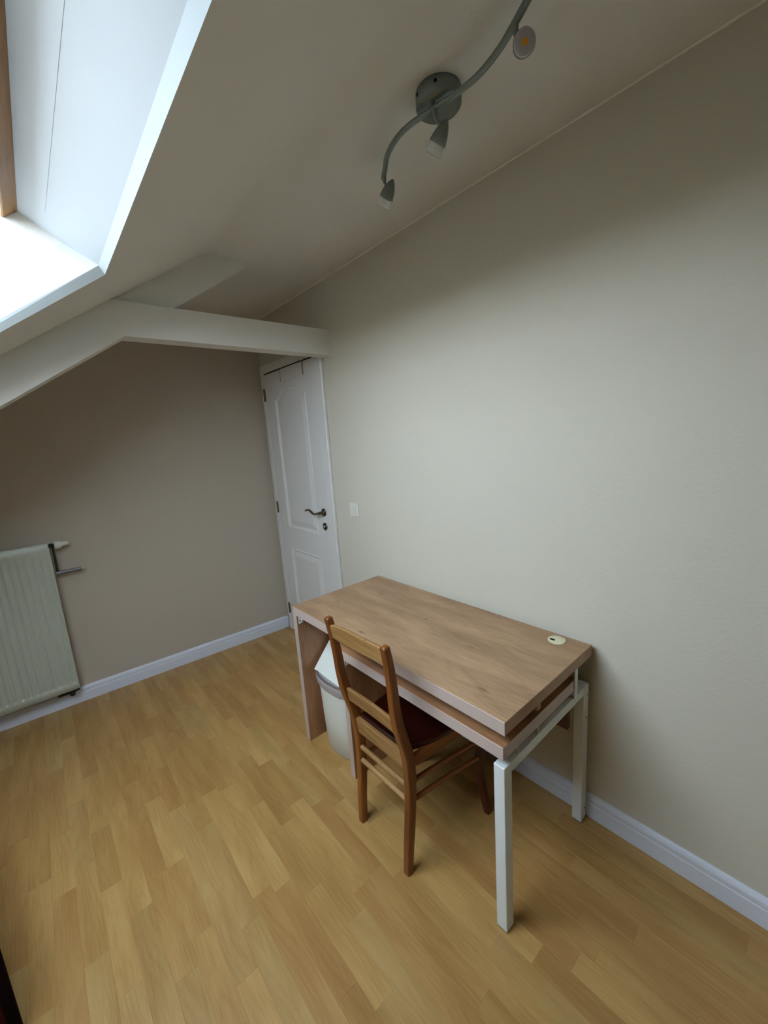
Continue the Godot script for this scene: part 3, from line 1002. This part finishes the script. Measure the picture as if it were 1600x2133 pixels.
func build_bin() -> void:
	var b := thing("waste_bin", "white plastic swing-top waste bin with a grey rim standing under the desk behind the chair", "bin", Vector3(-0.38, 0, 1.55))
	var st := mb()
	loft(st, [bin_ring(0.0, -0.515, -0.245, 1.424, 1.676, 0.03), bin_ring(0.006, -0.520, -0.24, 1.420, 1.680, 0.03), bin_ring(0.18, -0.526, -0.232, 1.413, 1.687, 0.03), bin_ring(0.365, -0.532, -0.226, 1.408, 1.694, 0.03)], true, true)
	obj("body", st, M.bin, b)
	st = mb()
	loft(st, [bin_ring(0.348, -0.534, -0.224, 1.407, 1.696, 0.03), bin_ring(0.352, -0.541, -0.219, 1.401, 1.701, 0.03), bin_ring(0.3535, -0.5415, -0.2185, 1.4008, 1.7012, 0.03), bin_ring(0.383, -0.544, -0.216, 1.399, 1.703, 0.03), bin_ring(0.385, -0.544, -0.216, 1.399, 1.703, 0.03), bin_ring(0.396, -0.538, -0.222, 1.403, 1.699, 0.03), bin_ring(0.394, -0.522, -0.238, 1.416, 1.686, 0.03)], true, true)
	obj("rim", st, M.bin_rim, b)
	# gabled lid with its swing flap
	st = mb()
	var z0 := 1.412
	var z1 := 1.69
	prism(st, [Vector3(-0.527, 0.394, z0), Vector3(-0.233, 0.394, z0), Vector3(-0.345, 0.542, z0), Vector3(-0.365, 0.552, z0), Vector3(-0.395, 0.542, z0)], Vector3(0, 0, z1 - z0))
	obj("lid", st, M.bin, b)
	st = mb()
	prism(st, [Vector3(-0.523, 0.402, z0 + 0.012), Vector3(-0.401, 0.539, z0 + 0.012), Vector3(-0.4034, 0.5412, z0 + 0.012), Vector3(-0.5254, 0.4042, z0 + 0.012)], Vector3(0, 0, z1 - z0 - 0.024))
	obj("swing_flap", st, M.bin, b)

func build_radiator() -> void:
	var at := Vector3(-1.85, 0.13, 0.06)
	var r := thing("radiator", "ribbed off-white panel radiator on the far wall below the roof slope", "radiator", at)
	var x0 := -2.33
	var x1 := -1.431
	var y0 := 0.130
	var y1 := 1.048
	var zf := 0.110
	var st := mb()
	# front sheet: shallow vertical grooves that stop short of the top and bottom
	var nx := 28 * 8
	var pitch := 0.0333
	var ys := [y0, y0 + 0.002, y0 + 0.037, y0 + 0.0385, y0 + 0.040, y0 + 0.050, y0 + 0.0515, y0 + 0.053, y0 + 0.2, y0 + 0.5, y1 - 0.1, y1 - 0.075, y1 - 0.055, y1 - 0.003, y1]
	var am := [0.0, 0.0, 0.0, 0.0, 0.12, 0.88, 1.0, 1.0, 1.0, 1.0, 1.0, 0.6, 0.0, 0.0, 0.0]
	var grid: Array = []
	for j in ys.size():
		var row: Array = []
		for i in nx + 1:
			var x := lerpf(x0, x1, float(i) / nx)
			var ph := (x1 - 0.022 - x) / pitch
			var g := pow(0.5 + 0.5 * cos(ph * TAU), 2.0)
			if x > x1 - 0.012 or x < x0 + 0.012: g = 0.0
			var z: float = zf - 0.010 * g * am[j]
			if j == 0 or j == ys.size() - 1: z -= 0.004
			if i == 0 or i == nx: z -= 0.004
			row.append(Vector3(x, ys[j], z))
		grid.append(row)
	st.set_smooth_group(0)
	for j in ys.size() - 1:
		for i in nx:
			quad(st, grid[j][i], grid[j][i + 1], grid[j + 1][i + 1], grid[j + 1][i], Vector3(0, 0, 1))
	st.set_smooth_group(-1)
	box(st, Vector3(x0 + 0.001, y0 + 0.001, zf - 0.014), Vector3(x1 - 0.001, y1 - 0.001, zf - 0.008), 0.0)
	obj("front_panel", st, M.rad, r)
	st = mb()
	box(st, Vector3(x0 + 0.005, y0 + 0.01, zf - 0.07), Vector3(x1 - 0.008, y1 - 0.01, zf - 0.058), 0.003)
	obj("rear_panel", st, M.rad, r)
	st = mb()
	for i in 26:
		var x := x0 + 0.03 + i * 0.0333
		box(st, Vector3(x, y0 + 0.06, zf - 0.058), Vector3(x + 0.002, y1 - 0.05, zf - 0.014), 0.0)
	obj("convector_fins", st, M.rad_dark, r)
	st = mb()
	box(st, Vector3(x0 + 0.01, y1 - 0.012, zf - 0.058), Vector3(x1 - 0.03, y1 - 0.006, zf - 0.014), 0.0)
	obj("top_grille", st, M.rad, r)
	for x in [x0 + 0.15, x1 - 0.15]:
		st = mb()
		box(st, Vector3(x - 0.015, y0 + 0.05, far_wall_z(x) + 0.001), Vector3(x + 0.015, y1 - 0.06, zf - 0.068), 0.001)
		obj("wall_bracket", st, M.rad_dark, r)
	# valve with white head, thin feed pipe and a grey rod to the wall
	st = mb()
	tube(st, [Vector3(x1 - 0.012, 1.026, 0.075), Vector3(x1 + 0.012, 1.026, 0.075)], 0.010, 12, 1)
	lathe(st, Vector3(x1 + 0.006, 1.026, 0.075), Vector3(1, 0, 0), [Vector2(0, 0.013), Vector2(0.012, 0.014), Vector2(0.014, 0.011), Vector2(0.02, 0.011)], 6, false)
	obj("valve_body", st, M.rad_dark, r)
	st = mb()
	lathe(st, Vector3(-1.405, 1.026, 0.075), Vector3(1, 0, 0), [Vector2(0, 0.021), Vector2(0.003, 0.025), Vector2(0.028, 0.023), Vector2(0.034, 0.015), Vector2(0.066, 0.0115), Vector2(0.068, 0.008)], 20)
	obj("valve_head", st, M.bin, r, "small white valve head")
	st = mb()
	tube(st, [Vector3(-1.413, 1.02, 0.075), Vector3(-1.414, 0.95, 0.075), Vector3(-1.415, 0.868, 0.075)], 0.006, 10, 3)
	obj("pipe", st, M.rad_dark, r)
	st = mb()
	tube(st, [Vector3(-1.418, 0.858, 0.075), Vector3(-1.37, 0.858, 0.075), Vector3(-1.302, 0.858, 0.075)], 0.0105, 12, 2)
	lathe(st, Vector3(-1.424, 0.858, 0.075), Vector3(1, 0, 0), [Vector2(0, 0.0125), Vector2(0.016, 0.0125)], 12)
	obj("rod", st, M.rod, r, "grey horizontal metal rod")
	st = mb()
	tube(st, [Vector3(-1.54, 0.115, 0.07), Vector3(-1.49, 0.112, 0.07), Vector3(-1.435, 0.118, 0.07)], 0.014, 12, 3)  # pipe thickened to stand in for the shadow around the valve
	lathe(st, Vector3(-1.472, 0.118, 0.07), Vector3(0, -1, 0), [Vector2(-0.018, 0.019), Vector2(0.02, 0.019), Vector2(0.028, 0.012), Vector2(0.036, 0.012)], 8, false)
	obj("return_valve", st, M.rad_dark, r, "dark return valve under the corner, enlarged to include its shadow")

func build_lamp() -> void:
	var bc := Vector3(-0.422, CEIL, 2.262)
	var l := thing("ceiling_spotlight", "brushed grey ceiling spotlight with a wavy bar and swivelling spot heads", "spotlight", bc)
	var dn := Vector3(0, -1, 0)
	var st := mb()
	lathe(st, bc, dn, [Vector2(0.0003, 0.060), Vector2(0.001, 0.0615), Vector2(0.034, 0.0615), Vector2(0.038, 0.0585), Vector2(0.038, 0.001)], 48)
	var base := obj("ceiling_rose", st, M.lamp, l)
	for a in [2.55, 3.55]:
		st = mb()
		var o := Vector3(cos(a), 0, sin(a))
		lathe(st, bc + o * 0.0612 + dn * 0.016, o, [Vector2(0, 0.0045), Vector2(0.0015, 0.004)], 10)
		obj("screw", st, M.black, base)
	# wavy flat bar
	st = mb()
	var y := 2.365
	var wave := [Vector3(-0.372, y, 1.972), Vector3(-0.400, y, 2.012), Vector3(-0.436, y, 2.065), Vector3(-0.459, y, 2.130), Vector3(-0.464, y, 2.187), Vector3(-0.457, y, 2.238), Vector3(-0.448, y, 2.286), Vector3(-0.440, y, 2.336), Vector3(-0.437, y, 2.386), Vector3(-0.443, y, 2.432), Vector3(-0.458, y, 2.481), Vector3(-0.476, y, 2.52), Vector3(-0.502, y, 2.57), Vector3(-0.530, y, 2.612)]
	tube(st, wave, 0.0085, 12, 4, 0.8)
	obj("bar", st, M.lamp, l)
	st = mb()
	lathe(st, Vector3(-0.452, bc.y - 0.037, 2.262), dn, [Vector2(0, 0.010), Vector2(0.012, 0.010), Vector2(0.016, 0.008)], 16)
	obj("bar_mount", st, M.lamp, l)
	# three heads: joint under the bar, bullet shell, bulb
	var heads := [
		{"j": Vector3(-0.378, 2.357, 1.982), "b": Vector3(-0.366, 2.345, 2.012), "f": Vector3(-0.362, 2.285, 1.945)},
		{"j": Vector3(-0.452, 2.357, 2.272), "b": Vector3(-0.422, 2.341, 2.290), "f": Vector3(-0.424, 2.281, 2.235)},
		{"j": Vector3(-0.478, 2.357, 2.528), "b": Vector3(-0.435, 2.345, 2.512), "f": Vector3(-0.484, 2.315, 2.556)}]
	for h in heads:
		var d: Vector3 = (h.f - h.b).normalized()
		var cut := 0.02 if h == heads[2] else 0.0      # this bulb sits deeper in its shell
		st = mb()
		var k: Vector3 = h.b + d * 0.02
		tube(st, [h.j, h.j + dn * 0.012, (h.j + dn * 0.02).lerp(k, 0.5), k], 0.0042, 10, 3)
		lathe(st, h.j + Vector3(0, 0.006, 0), dn, [Vector2(0, 0.007), Vector2(0.014, 0.007), Vector2(0.016, 0.005)], 12)
		obj("joint", st, M.lamp, l)
		st = mb()
		lathe(st, h.b, d, [Vector2(0, 0.001), Vector2(0.004, 0.006), Vector2(0.012, 0.0115), Vector2(0.025, 0.0175), Vector2(0.040, 0.0218), Vector2(0.054, 0.0242), Vector2(0.055, 0.0225), Vector2(0.045, 0.021)], 28)
		var sh := obj("spot_head", st, M.lamp, l)
		st = mb()
		lathe(st, h.b, d, [Vector2(0.045, 0.018), Vector2(0.056 - cut * 0.5, 0.0205), Vector2(0.074 - cut, 0.0232), Vector2(0.079 - cut, 0.0225)], 28)
		obj("bulb", st, M.bulb, sh)
		st = mb()
		lathe(st, h.b + d * -cut, d, [Vector2(0.0788, 0.0215), Vector2(0.0805, 0.0205), Vector2(0.0812, 0.010), Vector2(0.0813, 0.0005)], 28)
		obj("bulb_lens", st, M.lens, sh)
		if h == heads[2]:
			st = mb()
			lathe(st, h.b + d * (0.0822 - cut), d, [Vector2(0, 0.0068), Vector2(0.0012, 0.006)], 14)
			obj("light_chip", st, M.led, sh, "unlit yellow light chip")

func build_switch() -> void:
	var s := thing("light_switch", "square white light switch on the long wall beside the door", "light switch", Vector3(0, 1.097, 1.148))
	var st := mb()
	box(st, Vector3(-0.009, 1.056, 1.106), Vector3(-0.0003, 1.138, 1.190), 0.002)
	obj("switch_plate", st, M.switch, s)
	st = mb()
	var r := Transform3D(Basis(Vector3(0, 0, 1), 0.06), Vector3(-0.010, 1.097, 1.148))
	box(st, Vector3(-0.004, -0.031, -0.032), Vector3(0.001, 0.031, 0.032), 0.0015, 2, r)
	obj("rocker", st, M.switch, s)

func build_cabinet() -> void:
	# only a sliver of it shows at the bottom left corner
	var at := Vector3(-1.95, 0, 1.75)
	var c := thing("cabinet", "corner of dark reddish furniture standing on the floor nearest the viewer at lower left", "furniture", at)
	var t := Transform3D(Basis(Vector3.UP, 0.21), Vector3(-1.697, 0, 1.75))
	uvs = Vector2(2, 0.9)
	uvo = Vector2(0.3, 0.2)
	var st := mb()
	box(st, Vector3(-0.026, 0, -0.026), Vector3(0.0, 0.42, 0.018), 0.003, 1, t)
	obj("corner_post", st, M.post, c, "almost black corner post")
	st = mb()
	box(st, Vector3(-0.5, 0.0, -0.6), Vector3(-0.004, 0.42, 0.012), 0.004, 2, t)
	obj("body", st, M.darkwood, c)
	st = mb()
	box(st, Vector3(-0.51, 0.42, -0.61), Vector3(0.006, 0.445, 0.024), 0.004, 2, t)
	obj("top_board", st, M.darkwood, c)
	uvs = Vector2.ONE
	uvo = Vector2.ZERO
